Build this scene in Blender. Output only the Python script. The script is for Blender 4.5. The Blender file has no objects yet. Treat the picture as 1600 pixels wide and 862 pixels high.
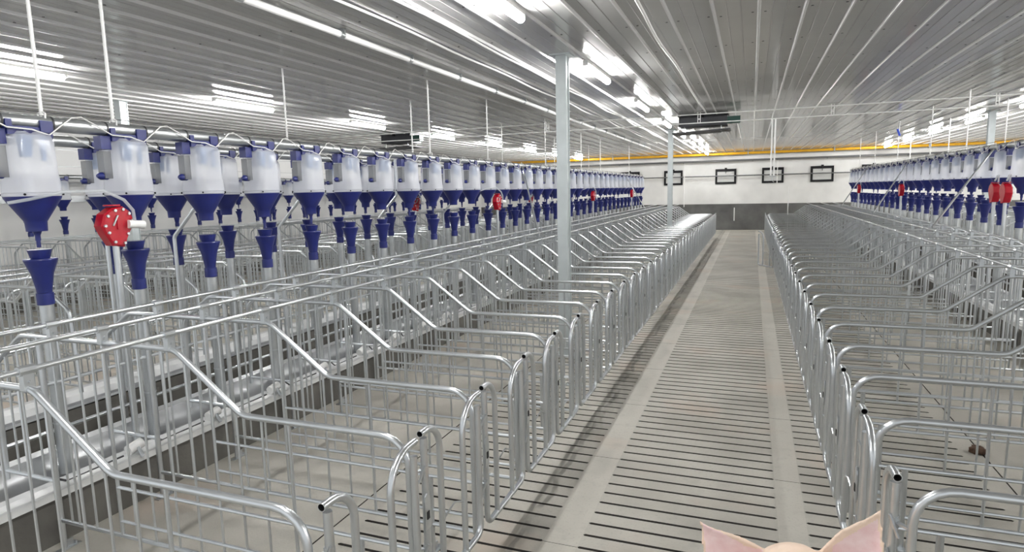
import bpy, bmesh, math, random
from mathutils import Vector, Matrix

random.seed(7)
C = bpy.context.scene.collection
SC = bpy.context.scene
PI = math.pi
H = 1.98                                    # eye height; heights below are metres above the floor

# ------------------------------------------------------------------ camera, world, exposure
cam_data = bpy.data.cameras.new('camera')
cam_data.sensor_width = 36.0
cam_data.lens = 973.27 / 1600 * 36.0
cam_data.clip_start = 0.05
cam_data.clip_end = 200
cam = bpy.data.objects.new('camera', cam_data)
C.objects.link(cam)
r_, u_, f_ = (0.9337, 0.3566, -0.0228), (-0.0272, 0.1345, 0.9905), (-0.3560, 0.9246, -0.1342)
f_ = Vector(f_).normalized()
r_ = Vector(r_); r_ = (r_ - f_ * r_.dot(f_)).normalized()
u_ = r_.cross(f_)
cam.matrix_world = Matrix(((r_.x, u_.x, -f_.x, 0), (r_.y, u_.y, -f_.y, 0), (r_.z, u_.z, -f_.z, H), (0, 0, 0, 1)))
SC.camera = cam

world = bpy.data.worlds.new('open_end_fill')  # even fill light, added where the back wall is left out
SC.world = world
world.use_nodes = True
world.node_tree.nodes['Background'].inputs[0].default_value = (0.95, 0.98, 1.0, 1)
world.node_tree.nodes['Background'].inputs[1].default_value = 0.95
LED_STRENGTH = 165.0
SC.view_settings.view_transform = 'Standard'
SC.view_settings.look = 'None'
SC.view_settings.gamma = 1.0
SC.view_settings.use_curve_mapping = False
SC.view_settings.exposure = 0.0
SC.cycles.max_bounces = 8
SC.cycles.diffuse_bounces = 4
SC.cycles.glossy_bounces = 4
SC.cycles.transparent_max_bounces = 24
SC.cycles.sample_clamp_indirect = 6.0
SC.cycles.caustics_reflective = False
SC.cycles.caustics_refractive = False
SC.cycles.use_denoising = True


# ------------------------------------------------------------------ materials
def mat(name, col, rough=0.5, metal=0.0, noise=0.0, scale=8.0, bump=0.0, bscale=60.0, spec=0.5, col2=None):
    m = bpy.data.materials.new(name)
    m.use_nodes = True
    nt = m.node_tree
    b = nt.nodes['Principled BSDF']
    b.inputs['Roughness'].default_value = rough
    b.inputs['Metallic'].default_value = metal
    b.inputs['Specular IOR Level'].default_value = spec
    b.inputs['Base Color'].default_value = (*col, 1)
    if noise or col2:
        tc = nt.nodes.new('ShaderNodeTexCoord')
        n = nt.nodes.new('ShaderNodeTexNoise')
        n.inputs['Scale'].default_value = scale
        n.inputs['Detail'].default_value = 5
        nt.links.new(tc.outputs['Object'], n.inputs['Vector'])
        cr = nt.nodes.new('ShaderNodeValToRGB')
        cr.color_ramp.elements[0].position = 0.3
        cr.color_ramp.elements[1].position = 0.7
        c2 = col2 or col
        cr.color_ramp.elements[0].color = (*[c * (1 - noise) for c in c2], 1)
        cr.color_ramp.elements[1].color = (*[min(1, c * (1 + noise)) for c in col], 1)
        nt.links.new(n.outputs['Fac'], cr.inputs['Fac'])
        nt.links.new(cr.outputs['Color'], b.inputs['Base Color'])
    if bump:
        tc = nt.nodes.new('ShaderNodeTexCoord')
        n = nt.nodes.new('ShaderNodeTexNoise')
        n.inputs['Scale'].default_value = bscale
        n.inputs['Detail'].default_value = 4
        bp = nt.nodes.new('ShaderNodeBump')
        bp.inputs['Strength'].default_value = bump
        bp.inputs['Distance'].default_value = 0.01
        nt.links.new(tc.outputs['Object'], n.inputs['Vector'])
        nt.links.new(n.outputs['Fac'], bp.inputs['Height'])
        nt.links.new(bp.outputs['Normal'], b.inputs['Normal'])
    return m


M = {}
M['steel'] = mat('galvanised_steel', (0.62, 0.645, 0.665), 0.28, 0.88, 0.09, 5.0)
M['steel_dull'] = mat('dull_galvanised_steel', (0.50, 0.52, 0.53), 0.36, 0.9, 0.12, 6.0)
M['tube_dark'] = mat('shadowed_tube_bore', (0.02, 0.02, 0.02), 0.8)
M['column'] = mat('painted_steel_column', (0.62, 0.67, 0.68), 0.4, 0.35, 0.08, 5.0)
M['blue'] = mat('blue_plastic', (0.011, 0.018, 0.135), 0.36, 0, 0.10, 12.0)
M['red'] = mat('red_cast_plastic', (0.42, 0.006, 0.02), 0.26, 0, 0.1, 20.0)
M['white'] = mat('white_plastic', (0.86, 0.86, 0.85), 0.4)
M['rope'] = mat('white_rope', (0.82, 0.82, 0.80), 0.8)
M['wire'] = mat('dark_wire', (0.05, 0.05, 0.055), 0.5)
M['black'] = mat('black_plastic', (0.010, 0.010, 0.012), 0.55, spec=0.25)
M['hood'] = mat('dark_vent_plastic', (0.035, 0.036, 0.042), 0.5, 0, 0.25, 6)
M['green'] = mat('dark_green_housing', (0.01, 0.06, 0.045), 0.4)
M['grey_pipe'] = mat('grey_pipe', (0.16, 0.165, 0.17), 0.4, 0.2)
M['yellow'] = mat('yellow_gas_pipe', (0.78, 0.42, 0.02), 0.4, 0, 0.1, 3)
M['inner_blue'] = mat('pale_blue_chute', (0.07, 0.17, 0.36), 0.4)
M['window_cover'] = mat('window_cover', (0.62, 0.63, 0.62), 0.5)
M['dung'] = mat('dung', (0.09, 0.05, 0.03), 0.8, 0, 0.4, 40, 0.6, 60)
M['curb'] = mat('trough_curb_concrete', (0.125, 0.12, 0.108), 0.85, 0, 0.25, 4.0, 0.3, 30)
M['trough'] = mat('trough_lining', (0.86, 0.87, 0.87), 0.22, 0.1, 0.05, 6.0)
M['trough_steel'] = mat('trough_steel', (0.42, 0.43, 0.44), 0.35, 0.6, 0.15, 5.0)
M['skin'] = mat('pig_skin', (0.90, 0.70, 0.56), 0.55, 0, 0.06, 18, 0.25, 90)
M['ear_pink'] = mat('pig_ear_pink', (0.93, 0.74, 0.73), 0.5, 0, 0.04, 22, 0.25, 60, 0.5, (0.91, 0.62, 0.62))
M['hoof'] = mat('hoof', (0.12, 0.09, 0.07), 0.6)
M['slot'] = mat('slot_pit', (0.06, 0.056, 0.05), 0.9)


def make_floor_mat(name, base, dark, green=0.0):
    m = bpy.data.materials.new(name)
    m.use_nodes = True
    nt = m.node_tree
    b = nt.nodes['Principled BSDF']
    b.inputs['Roughness'].default_value = 0.72
    tc = nt.nodes.new('ShaderNodeTexCoord')

    def noise(scale, detail, lo, hi, vec=(1, 1, 1)):
        mp = nt.nodes.new('ShaderNodeMapping')
        mp.inputs['Scale'].default_value = vec
        nt.links.new(tc.outputs['Object'], mp.inputs['Vector'])
        n = nt.nodes.new('ShaderNodeTexNoise')
        n.inputs['Scale'].default_value = scale
        n.inputs['Detail'].default_value = detail
        nt.links.new(mp.outputs['Vector'], n.inputs['Vector'])
        r = nt.nodes.new('ShaderNodeMapRange')
        r.inputs['From Min'].default_value = lo
        r.inputs['From Max'].default_value = hi
        nt.links.new(n.outputs['Fac'], r.inputs['Value'])
        return r.outputs['Result']

    def mix(fac, a, bcol):
        x = nt.nodes.new('ShaderNodeMix')
        x.data_type = 'RGBA'
        nt.links.new(fac, x.inputs['Factor'])
        if isinstance(a, tuple):
            x.inputs[6].default_value = (*a, 1)
        else:
            nt.links.new(a, x.inputs[6])
        x.inputs[7].default_value = (*bcol, 1)
        return x.outputs[2]
    c = mix(noise(1.3, 6, 0.38, 0.66), base, dark)
    c = mix(noise(9, 5, 0.55, 0.8), c, tuple(v * 0.8 for v in base))
    c = mix(noise(60, 3, 0.55, 0.9), c, tuple(v * 0.72 for v in base))
    c = mix(noise(1.2, 5, 0.56, 0.80), c, (base[0] * 1.02, base[1] * 0.87, base[2] * 0.80))
    # thin dark wavering line along the left gates, with a wider grey band beside it
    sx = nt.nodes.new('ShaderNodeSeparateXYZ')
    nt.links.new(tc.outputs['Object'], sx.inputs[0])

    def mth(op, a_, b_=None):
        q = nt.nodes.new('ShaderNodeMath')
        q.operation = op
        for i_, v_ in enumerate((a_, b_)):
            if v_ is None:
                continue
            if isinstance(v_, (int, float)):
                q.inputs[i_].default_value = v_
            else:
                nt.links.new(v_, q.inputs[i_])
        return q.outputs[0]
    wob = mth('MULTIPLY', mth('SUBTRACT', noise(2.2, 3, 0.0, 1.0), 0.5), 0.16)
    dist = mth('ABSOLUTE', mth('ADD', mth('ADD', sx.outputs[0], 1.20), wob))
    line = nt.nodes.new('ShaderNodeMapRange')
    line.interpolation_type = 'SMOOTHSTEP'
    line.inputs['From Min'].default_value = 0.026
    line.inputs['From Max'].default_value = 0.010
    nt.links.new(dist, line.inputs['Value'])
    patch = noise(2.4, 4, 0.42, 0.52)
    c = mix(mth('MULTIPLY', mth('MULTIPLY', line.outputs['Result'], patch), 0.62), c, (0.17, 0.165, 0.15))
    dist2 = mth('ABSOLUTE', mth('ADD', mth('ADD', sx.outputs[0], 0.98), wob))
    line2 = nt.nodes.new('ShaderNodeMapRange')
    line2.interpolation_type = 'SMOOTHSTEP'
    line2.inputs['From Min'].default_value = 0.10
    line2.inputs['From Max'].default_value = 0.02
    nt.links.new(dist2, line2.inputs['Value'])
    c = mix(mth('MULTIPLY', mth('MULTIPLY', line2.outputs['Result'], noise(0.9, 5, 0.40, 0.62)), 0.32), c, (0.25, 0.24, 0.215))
    nt.links.new(c, b.inputs['Base Color'])
    n = nt.nodes.new('ShaderNodeTexNoise')
    n.inputs['Scale'].default_value = 80
    nt.links.new(tc.outputs['Object'], n.inputs['Vector'])
    bp = nt.nodes.new('ShaderNodeBump')
    bp.inputs['Strength'].default_value = 0.25
    bp.inputs['Distance'].default_value = 0.004
    nt.links.new(n.outputs['Fac'], bp.inputs['Height'])
    nt.links.new(bp.outputs['Normal'], b.inputs['Normal'])
    return m


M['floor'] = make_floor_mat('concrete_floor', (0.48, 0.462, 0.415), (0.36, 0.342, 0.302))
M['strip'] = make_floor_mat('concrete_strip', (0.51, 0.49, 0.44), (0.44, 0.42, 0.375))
M['wall'] = mat('white_wall_panel', (0.88, 0.88, 0.87), 0.5, 0, 0.04, 0.8)
M['plaster'] = mat('pale_plaster', (0.80, 0.80, 0.785), 0.8, 0, 0.09, 1.1)
M['band'] = mat('dark_cement_dado', (0.12, 0.12, 0.116), 0.75, 0, 0.35, 1.6)
M['ceiling'] = mat('white_pvc_ceiling', (0.56, 0.56, 0.55), 0.13, 0, 0.04, 1.5, 0.0, 60, 0.75)
M['seam'] = mat('seam_highlight', (0.88, 0.88, 0.88), 0.2)  # seam highlights painted as a paler colour than the sheets
M['screw'] = mat('screw_head', (0.10, 0.10, 0.10), 0.4, 0.5)

m = bpy.data.materials.new('lit_tube')
m.use_nodes = True
nt = m.node_tree
nt.nodes.remove(nt.nodes['Principled BSDF'])
e = nt.nodes.new('ShaderNodeEmission')
e.inputs[0].default_value = (1.0, 0.99, 0.97, 1)
e.inputs[1].default_value = LED_STRENGTH
nt.links.new(e.outputs[0], nt.nodes['Material Output'].inputs[0])
M['led'] = m


def translucent(name, col, clear, rough=0.25):
    m = bpy.data.materials.new(name)
    m.use_nodes = True
    nt = m.node_tree
    b = nt.nodes['Principled BSDF']
    b.inputs['Base Color'].default_value = (*col, 1)
    b.inputs['Roughness'].default_value = rough
    tr = nt.nodes.new('ShaderNodeBsdfTranslucent')
    tr.inputs[0].default_value = (*col, 1)
    tp = nt.nodes.new('ShaderNodeBsdfTransparent')
    a = nt.nodes.new('ShaderNodeMixShader')
    a.inputs[0].default_value = 0.45
    nt.links.new(b.outputs[0], a.inputs[1])
    nt.links.new(tr.outputs[0], a.inputs[2])
    k = nt.nodes.new('ShaderNodeMixShader')
    k.inputs[0].default_value = clear
    nt.links.new(a.outputs[0], k.inputs[1])
    nt.links.new(tp.outputs[0], k.inputs[2])
    nt.links.new(k.outputs[0], nt.nodes['Material Output'].inputs[0])
    return m


M['milky'] = translucent('milky_plastic', (0.88, 0.90, 0.95), 0.44, 0.18)
M['clear'] = translucent('clear_plastic', (0.80, 0.84, 0.86), 0.55, 0.1)
M['smoky'] = translucent('smoky_window_plastic', (0.30, 0.31, 0.32), 0.35, 0.15)


# ------------------------------------------------------------------ mesh helpers
class MB:
    """collects shapes and links them as ONE mesh object"""
    def __init__(s):
        s.v, s.f, s.mi = [], [], []

    def add(s, vs, fs, mi=0):
        o = len(s.v)
        s.v += [tuple(v) for v in vs]
        s.f += [tuple(o + i for i in f) for f in fs]
        s.mi += [mi] * len(fs)
        return s

    def box(s, x0, y0, z0, x1, y1, z1, mi=0):
        v = [(x, y, z) for z in (z0, z1) for y in (y0, y1) for x in (x0, x1)]
        return s.add(v, [(0, 2, 3, 1), (4, 5, 7, 6), (0, 1, 5, 4), (2, 6, 7, 3), (0, 4, 6, 2), (1, 3, 7, 5)], mi)

    def tube(s, pts, r, n=10, cap=True, mi=0, hollow=0.0, closed=False):
        P = [Vector(p) for p in pts]
        k = len(P)
        T = []
        for i in range(k):
            a, b = P[max(i - 1, 0)], P[min(i + 1, k - 1)]
            d = (b - a)
            if i and i < k - 1:
                d = (P[i] - a).normalized() + (b - P[i]).normalized()
            T.append(d.normalized())
        up = Vector((0, 0, 1)) if abs(T[0].z) < 0.9 else Vector((0, 1, 0))
        N = (up - T[0] * up.dot(T[0])).normalized()
        rings = []
        R = r if isinstance(r, (list, tuple)) else [r] * k
        for i in range(k):
            N = (N - T[i] * N.dot(T[i])).normalized()
            B = T[i].cross(N)
            rings.append([P[i] + (N * math.cos(a) + B * math.sin(a)) * R[i] for a in (2 * PI * j / n for j in range(n))])
        vs = [v for rg in rings for v in rg]
        fs = [(i * n + j, i * n + (j + 1) % n, (i + 1) * n + (j + 1) % n, (i + 1) * n + j) for i in range(k - 1) for j in range(n)]
        if cap:
            if not hollow:
                fs.append(tuple(reversed(range(n))))
            fs.append(tuple((k - 1) * n + j for j in range(n)))
        s.add(vs, fs, mi)
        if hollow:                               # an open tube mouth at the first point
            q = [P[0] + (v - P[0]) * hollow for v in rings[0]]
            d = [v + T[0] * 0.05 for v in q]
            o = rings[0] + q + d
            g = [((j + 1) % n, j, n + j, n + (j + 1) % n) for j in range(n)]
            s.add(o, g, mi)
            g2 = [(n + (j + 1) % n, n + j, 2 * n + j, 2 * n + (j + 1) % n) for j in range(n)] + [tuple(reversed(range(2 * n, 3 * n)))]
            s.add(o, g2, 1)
        return s

    def lathe(s, prof, n=20, c=(0, 0, 0), mi=0, cap=True):
        vs = [(c[0] + r * math.cos(2 * PI * j / n), c[1] + r * math.sin(2 * PI * j / n), c[2] + z) for r, z in prof for j in range(n)]
        k = len(prof)
        fs = [(i * n + j, i * n + (j + 1) % n, (i + 1) * n + (j + 1) % n, (i + 1) * n + j) for i in range(k - 1) for j in range(n)]
        if cap:
            fs += [tuple(reversed(range(n))), tuple((k - 1) * n + j for j in range(n))]
        return s.add(vs, fs, mi)

    def loft(s, rings, mi=0, cap=True):
        n = len(rings[0])
        vs = [v for rg in rings for v in rg]
        fs = [(i * n + j, i * n + (j + 1) % n, (i + 1) * n + (j + 1) % n, (i + 1) * n + j) for i in range(len(rings) - 1) for j in range(n)]
        if cap:
            fs += [tuple(reversed(range(n))), tuple((len(rings) - 1) * n + j for j in range(n))]
        return s.add(vs, fs, mi)

    def mesh(s, name, mats, smooth=True):
        me = bpy.data.meshes.new(name)
        me.from_pydata(s.v, [], s.f)
        for m in (mats if isinstance(mats, (list, tuple)) else [mats]):
            me.materials.append(m)
        me.polygons.foreach_set('material_index', s.mi)
        bm = bmesh.new()
        bm.from_mesh(me)
        bmesh.ops.recalc_face_normals(bm, faces=bm.faces)
        bm.to_mesh(me)
        bm.free()
        if smooth:
            me.polygons.foreach_set('use_smooth', [True] * len(me.polygons))
            me.set_sharp_from_angle(angle=math.radians(40))
        me.update()
        return me

    def build(s, name, mats, parent=None, smooth=True, loc=None):
        return link(name, s.mesh(name, mats, smooth), parent, loc)


def link(name, me, parent=None, loc=None):
    o = bpy.data.objects.new(name, me)
    C.objects.link(o)
    if parent is not None:
        o.parent = parent
    if loc is not None:
        o.location = loc
    return o


def bend(pts, rads, n=6):
    """a polyline with its inner corners rounded to the given radii"""
    P = [Vector(p) for p in pts]
    out = [P[0]]
    for i in range(1, len(P) - 1):
        a, b, c = P[i - 1], P[i], P[i + 1]
        r = rads[i - 1] if isinstance(rads, (list, tuple)) else rads
        d1, d2 = (a - b).normalized(), (c - b).normalized()
        ang = d1.angle(d2)
        t = min(r / math.tan(ang / 2), 0.49 * (a - b).length * 2 if r else 0)
        p1, p2 = b + d1 * t, b + d2 * t
        ctr = b + (d1 + d2).normalized() * (r / math.sin(ang / 2))
        v1, v2 = p1 - ctr, p2 - ctr
        for k in range(n + 1):
            u = k / n
            th = v1.angle(v2)
            out.append(ctr + (v1 * math.sin((1 - u) * th) + v2 * math.sin(u * th)) / math.sin(th))
    out.append(P[-1])
    return out


def tag(o, label, cat, group=None, kind=None):
    o['label'] = label
    o['category'] = cat
    if group:
        o['group'] = group
    if kind:
        o['kind'] = kind
    return o


def empty(name, loc, label, cat, group=None):
    o = bpy.data.objects.new(name, None)
    o.empty_display_size = 0.1
    C.objects.link(o)
    o.location = loc
    return tag(o, label, cat, group)


def struct(o):
    o['kind'] = 'structure'
    return o


UNIT = ['', 'first', 'second', 'third', 'fourth', 'fifth', 'sixth', 'seventh', 'eighth', 'ninth', 'tenth', 'eleventh', 'twelfth',
        'thirteenth', 'fourteenth', 'fifteenth', 'sixteenth', 'seventeenth', 'eighteenth', 'nineteenth']


def nth(i):
    if i < 20:
        return UNIT[i]
    t, u = divmod(i, 10)
    if u == 0:
        return {2: 'twentieth', 3: 'thirtieth', 4: 'fortieth'}[t]
    return {2: 'twenty', 3: 'thirty', 4: 'forty'}[t] + '-' + UNIT[u]


# ------------------------------------------------------------------ layout
XW0, XW1, Y0, Y1, ZC = -13.4, 12.6, -1.5, 30.5, 3.51
MIDL, MIDR = -4.70, 3.91                       # feeding walks between two rows of snouts
PL, PR = 0.65, 0.683                           # stall pitch
# name: (gate plane x, direction of the stall front, first panel y, pitch, first k, last k)
ROWS = {
    'L1': (-1.30, -1, 2.19, PL, -1, 35),
    'L2': (2 * MIDL + 1.30, 1, 2.19, PL, 1, 35),
    'L3': (-9.885, -1, 2.19, PL, 5, 35),
    'R1': (0.51, 1, 2.35, PR, 0, 33),
    'R2': (2 * MIDR - 0.51, -1, 2.35, PR, 15, 33),
}
FRONT = 2.85                                   # feed tube to gate plane

# ------------------------------------------------------------------ room shell
SLOT_COLS = [(-2.17, -1.06), (-0.862, 0.195), (0.352, 1.49)]
PITCH, SW, DEEP = 0.135, 0.0215, 0.10
fl = MB()
xs = [XW0, -2.31, -2.30, -2.17, -1.06, -0.862, 0.195, 0.352, 1.49, 1.62, 1.63, XW1]
ya, yb = Y0, Y1


def quad(mb, x0, x1, y0, y1, mi):
    mb.add([(x0, y0, 0), (x1, y0, 0), (x1, y1, 0), (x0, y1, 0)], [(0, 1, 2, 3)], mi)


for x0, x1 in zip(xs[:-1], xs[1:]):
    if (x0, x1) in SLOT_COLS:
        y = 0.6
        quad(fl, x0, x1, ya, y, 0)
        while y < 29.6:
            a, b, e = y + PITCH - SW, y + PITCH, 0.012
            quad(fl, x0, x1, y, a, 0)
            # rounded slot ends: octagon-ish pit
            V = [(x0, a + e, 0), (x0 + e, a, 0), (x1 - e, a, 0), (x1, a + e, 0), (x1, b - e, 0), (x1 - e, b, 0), (x0 + e, b, 0), (x0, b - e, 0)]
            W = [(p[0], p[1], -DEEP) for p in V]
            fl.add(V + W, [(i, (i + 1) % 8, 8 + (i + 1) % 8, 8 + i) for i in range(8)] + [tuple(range(8, 16))], 2)
            fl.add([(x0, a, 0), (x0 + e, a, 0), (x0, a + e, 0)], [(0, 1, 2)], 0)
            fl.add([(x1 - e, a, 0), (x1, a, 0), (x1, a + e, 0)], [(0, 1, 2)], 0)
            fl.add([(x1, b - e, 0), (x1, b, 0), (x1 - e, b, 0)], [(0, 1, 2)], 0)
            fl.add([(x0, b, 0), (x0, b - e, 0), (x0 + e, b, 0)], [(0, 1, 2)], 0)
            y = b
        quad(fl, x0, x1, y, yb, 0)
    elif x1 - x0 < 0.02:                        # open joint between slabs
        fl.add([(x0, ya, 0), (x1, ya, 0), (x1, yb, 0), (x0, yb, 0), (x0, ya, -.03), (x1, ya, -.03), (x1, yb, -.03), (x0, yb, -.03)],
               [(0, 3, 7, 4), (1, 5, 6, 2), (4, 7, 6, 5)], 2)
    elif (x0, x1) in ((-1.06, -0.862), (0.195, 0.352)):
        y = 0.6 + PITCH - SW / 2
        quad(fl, x0, x1, ya, y, 1)
        while y < 29.6:
            quad(fl, x0, x1, y, min(y + 9 * PITCH, yb) - 0.004, 1)
            V = [(x0, y + 9 * PITCH - 0.004), (x1, y + 9 * PITCH - 0.004), (x1, y + 9 * PITCH), (x0, y + 9 * PITCH)]
            fl.add([(p[0], p[1], 0) for p in V] + [(p[0], p[1], -0.006) for p in V], [(4, 5, 6, 7), (0, 1, 5, 4), (1, 2, 6, 5), (2, 3, 7, 6), (3, 0, 4, 7)], 2)
            y += 9 * PITCH
        quad(fl, x0, x1, y, yb, 1)
    else:
        quad(fl, x0, x1, ya, yb, 0)
fl.box(XW0 - .2, Y0, -.25, XW1 + .2, Y1 + .2, -.14)
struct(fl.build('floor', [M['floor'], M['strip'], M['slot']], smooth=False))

# ceiling of long PVC sheets: flat with a raised seam every 0.375 m, screws beside the seams
ce = MB()
prof = []
x = XW0 - 0.1
per = 0.375
while x < XW1 + 0.3:
    for dx, dz in ((0.0, 0.0), (0.010, -0.022), (0.024, -0.022), (0.034, 0.0), (0.120, 0.0), (0.124, 0.004), (0.130, 0.004), (0.134, 0.0),
                   (0.235, 0.0), (0.239, 0.004), (0.245, 0.004), (0.249, 0.0)):
        prof.append((x + dx, ZC + dz))
    x += per
V = [(p[0], Y0, p[1]) for p in prof] + [(p[0], Y1, p[1]) for p in prof]
n = len(prof)
for i in range(n - 1):
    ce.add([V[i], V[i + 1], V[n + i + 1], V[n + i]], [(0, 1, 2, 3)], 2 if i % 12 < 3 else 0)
x = XW0 - 0.1
while x < XW1 + 0.3:
    y = 1.2
    while y < 22:
        for dx in (-0.035, 0.07):
            cx, cy, r = x + dx, y + random.uniform(-.02, .02), 0.011
            ce.add([(cx + r * math.cos(a * PI / 3), cy + r * math.sin(a * PI / 3), ZC - 0.004) for a in range(6)] +
                   [(cx + r * math.cos(a * PI / 3), cy + r * math.sin(a * PI / 3), ZC + 0.001) for a in range(6)],
                   [(0, 1, 2, 3, 4, 5)] + [(a, (a + 1) % 6, 6 + (a + 1) % 6, 6 + a) for a in range(6)], 1)
        y += 1.25
    x += per
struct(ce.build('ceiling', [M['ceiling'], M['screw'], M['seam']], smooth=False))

# far wall: dark cement dado below, white above, with five covered openings
DADO = 1.19
WINS = [(-5.98, -5.05), (-3.90, -3.05), (-1.59, -0.685), (0.405, 1.30), (2.38, 3.29), (4.35, 5.25), (6.3, 7.2)]
WZ0, WZ1 = 2.10, 2.78
fw = MB()
fw.box(XW0, Y1, 0, XW1, Y1 + 0.2, DADO, 1)
fw.box(XW0, Y1 + 0.015, DADO, XW1, Y1 + 0.2, ZC + 0.05, 0)
struct(fw.build('wall_far', [M['plaster'], M['band']], smooth=False))
for i, (a, b) in enumerate(WINS):
    w = MB()
    fr, y0, y1 = 0.115, Y1 - 0.045, Y1 + 0.03
    w.box(a, y0, WZ1 - fr, b, y1, WZ1); w.box(a, y0, WZ0, b, y1, WZ0 + fr * .8)
    w.box(a, y0, WZ0 + fr * .8, a + fr * .75, y1, WZ1 - fr); w.box(b - fr * .75, y0, WZ0 + fr * .8, b, y1, WZ1 - fr)
    win = struct(w.build('window_%d' % (i + 1), M['black'], smooth=False))
    w = MB().box(a + fr * .75, Y1 - 0.02, WZ0 + fr * .8, b - fr * .75, Y1 + 0.02, WZ1 - fr)
    w.build('cover', M['window_cover'], win, smooth=False)
    c = (a + b) / 2
    w = MB().box(c - .05, Y1 - .08, WZ1 - .01, c + .05, Y1 - .03, WZ1 + .05).tube([(c, Y1 - .06, WZ1 - .02), (c, Y1 - .06, WZ1 - .2)], 0.012, 8)
    w.build('latch', M['black'], win)
lw = MB()
lw.box(XW0 - 0.2, Y0, 0, XW0, Y1 + .2, 2.0, 1)
for k in range(5):                              # horizontal white boards with thin open seams
    z0 = 2.0 + k * 0.35
    lw.box(XW0 - 0.2, Y0, z0 + 0.012, XW0 - 0.006, Y1 + .2, min(z0 + 0.35, ZC + 0.05), 0)
    lw.box(XW0 - 0.2, Y0, z0, XW0 - 0.02, Y1 + .2, z0 + 0.012, 2)
struct(lw.build('wall_left', [M['wall'], M['plaster'], M['steel_dull']], smooth=False))
struct(MB().box(XW0, Y0, 1.97, XW0 + 0.05, Y1, 2.10).build('trim_1', M['steel_dull'], smooth=False))
struct(MB().box(XW1, Y0, 0, XW1 + 0.2, Y1 + .2, ZC + .05).build('wall_right', M['wall'], smooth=False))

# ------------------------------------------------------------------ columns
for i, (x, y, lab) in enumerate((
        (-2.06, 7.10, 'tall pale steel column rising through the stalls, the large one before the crossing pull rods'),
        (-2.06, 17.36, 'pale steel column standing further down the stalls, thin beside the dark roof vent'),
        (-9.15, 7.10, 'pale steel column behind the second feed hopper, reaching the ceiling beside the far aisle'),
        (4.95, 17.1, 'pale green-grey steel column rising behind the hoppers near the right-hand lamps'))):
    t = empty('steel_column', (x, y, 0), lab, 'column')
    s = MB()
    a, w, tk = 0.066, 0.062, 0.010
    s.box(-w, -a, 0, w, -a + tk, ZC - 0.02); s.box(-w, a - tk, 0, w, a, ZC - 0.02)
    s.box(w - 0.02, -a + tk, 0, w - 0.012, a - tk, ZC - 0.02); s.box(-w + 0.012, -a + tk, 0, -w + 0.02, a - tk, ZC - 0.02)
    s.build('shaft', M['column'], t, smooth=False)
    MB().box(-.12, -.12, ZC - .02, .12, .12, ZC - .001).build('head_plate', M['column'], t, smooth=False)
    MB().box(-.12, -.12, 0, .12, .12, .012).build('base_plate', M['column'], t, smooth=False)

# ------------------------------------------------------------------ lamps
ROWNAME = {-7.6: 'over the second row of stalls', -1.87: 'along the columns beside the aisle', 4.98: 'beyond the aisle at right', 10.6: 'added unseen near the right wall', -12.6: 'near the left wall'}
led_me = tube_me = None
for X in (-1.87, -7.6, 4.98, 10.6):  # the outermost right row is out of view, added for its light
    for k in range(9):
        y = 1.15 + 3.45 * k
        if y > 29:
            continue
        lab = 'lit tube lamp under the ceiling %s, %s from the camera' % (ROWNAME[X], nth(k + 1))
        t = empty('tube_lamp', (X, y, ZC), lab, 'lamp', 'tube lamps in long rows')
        if led_me is None:
            hs = MB().box(-.035, -.62, -.055, .035, .62, -.022)
            hs.box(-.03, -.64, -.085, .03, -.60, -.022); hs.box(-.03, .60, -.085, .03, .64, -.022)
            led_me = hs.mesh('lamp_housing', M['white'], False)
            tube_me = MB().tube([(0, -.60, -.082), (0, .60, -.082)], 0.036, 14).mesh('lamp_tube', M['led'])
        link('housing', led_me, t)
        link('tube', tube_me, t)

# ------------------------------------------------------------------ curbs and troughs
for X0, s, lab, ylo, yhi in ((-1.30, -1, 'white-lined feed trough on a dark concrete curb along the first left row', 0.6, 25.6),
                             (2 * MIDL + 1.30, 1, 'white-lined feed trough on a curb across the feeding walk, second left row', 0.6, 25.6),
                             (-9.885, -1, 'white-lined feed trough along the row of stalls by the left wall', 0.6, 25.6),
                             (0.51, 1, 'white-lined feed trough on a curb along the row right of the aisle', 1.5, 25.4),
                             (2 * MIDR - 0.51, -1, 'white-lined feed trough of the row farthest to the right', 1.5, 25.4)):
    t = empty('feed_trough', (X0, 0, 0), lab, 'trough')

    def px(d):
        return s * d
    cu = MB()
    c0, c1 = sorted((px(2.44), px(3.07)))
    cu.box(c0, ylo, 0, c1, yhi, 0.12)
    a0, a1 = sorted((px(2.44), px(2.52)))
    cu.box(a0, ylo, 0.12, a1, yhi, 0.295)
    b0, b1 = sorted((px(3.00), px(3.07)))
    cu.box(b0, ylo, 0.12, b1, yhi, 0.33)
    cu.build('curb', M['curb'], t, smooth=False)
    pf = [(2.425, .27), (2.425, .312), (2.44, .318), (2.52, .320), (2.62, .305), (2.68, .262), (2.70, .235), (2.71, .25)]
    li = MB()
    V = [(px(d), ylo, h) for d, h in pf[:6]] + [(px(d), yhi, h) for d, h in pf[:6]]
    li.add(V, [(i, i + 1, 6 + i + 1, 6 + i) for i in range(5)], 0)
    li.build('white_lip', M['trough'], t, smooth=False)
    tb = MB()
    pf = [(2.68, .262), (2.72, .225), (2.80, .20), (2.90, .205), (2.97, .25), (3.0, .34), (3.08, .345)]
    k = len(pf)
    V = [(px(d), ylo, h) for d, h in pf] + [(px(d), yhi, h) for d, h in pf]
    tb.add(V, [(i, i + 1, k + i + 1, k + i) for i in range(k - 1)], 0)
    tb.build('steel_basin', M['trough_steel'], t)

# ------------------------------------------------------------------ sow stalls
HI, LO = 1.25, 0.955


def rail_h(x):
    if x < 0.93:
        return LO
    if x < 1.33:
        return LO + (x - 0.93) / 0.40 * (HI - LO)
    if x < 2.48:
        return HI
    return HI - (x - 2.48) / 0.27 * 0.19


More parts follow.
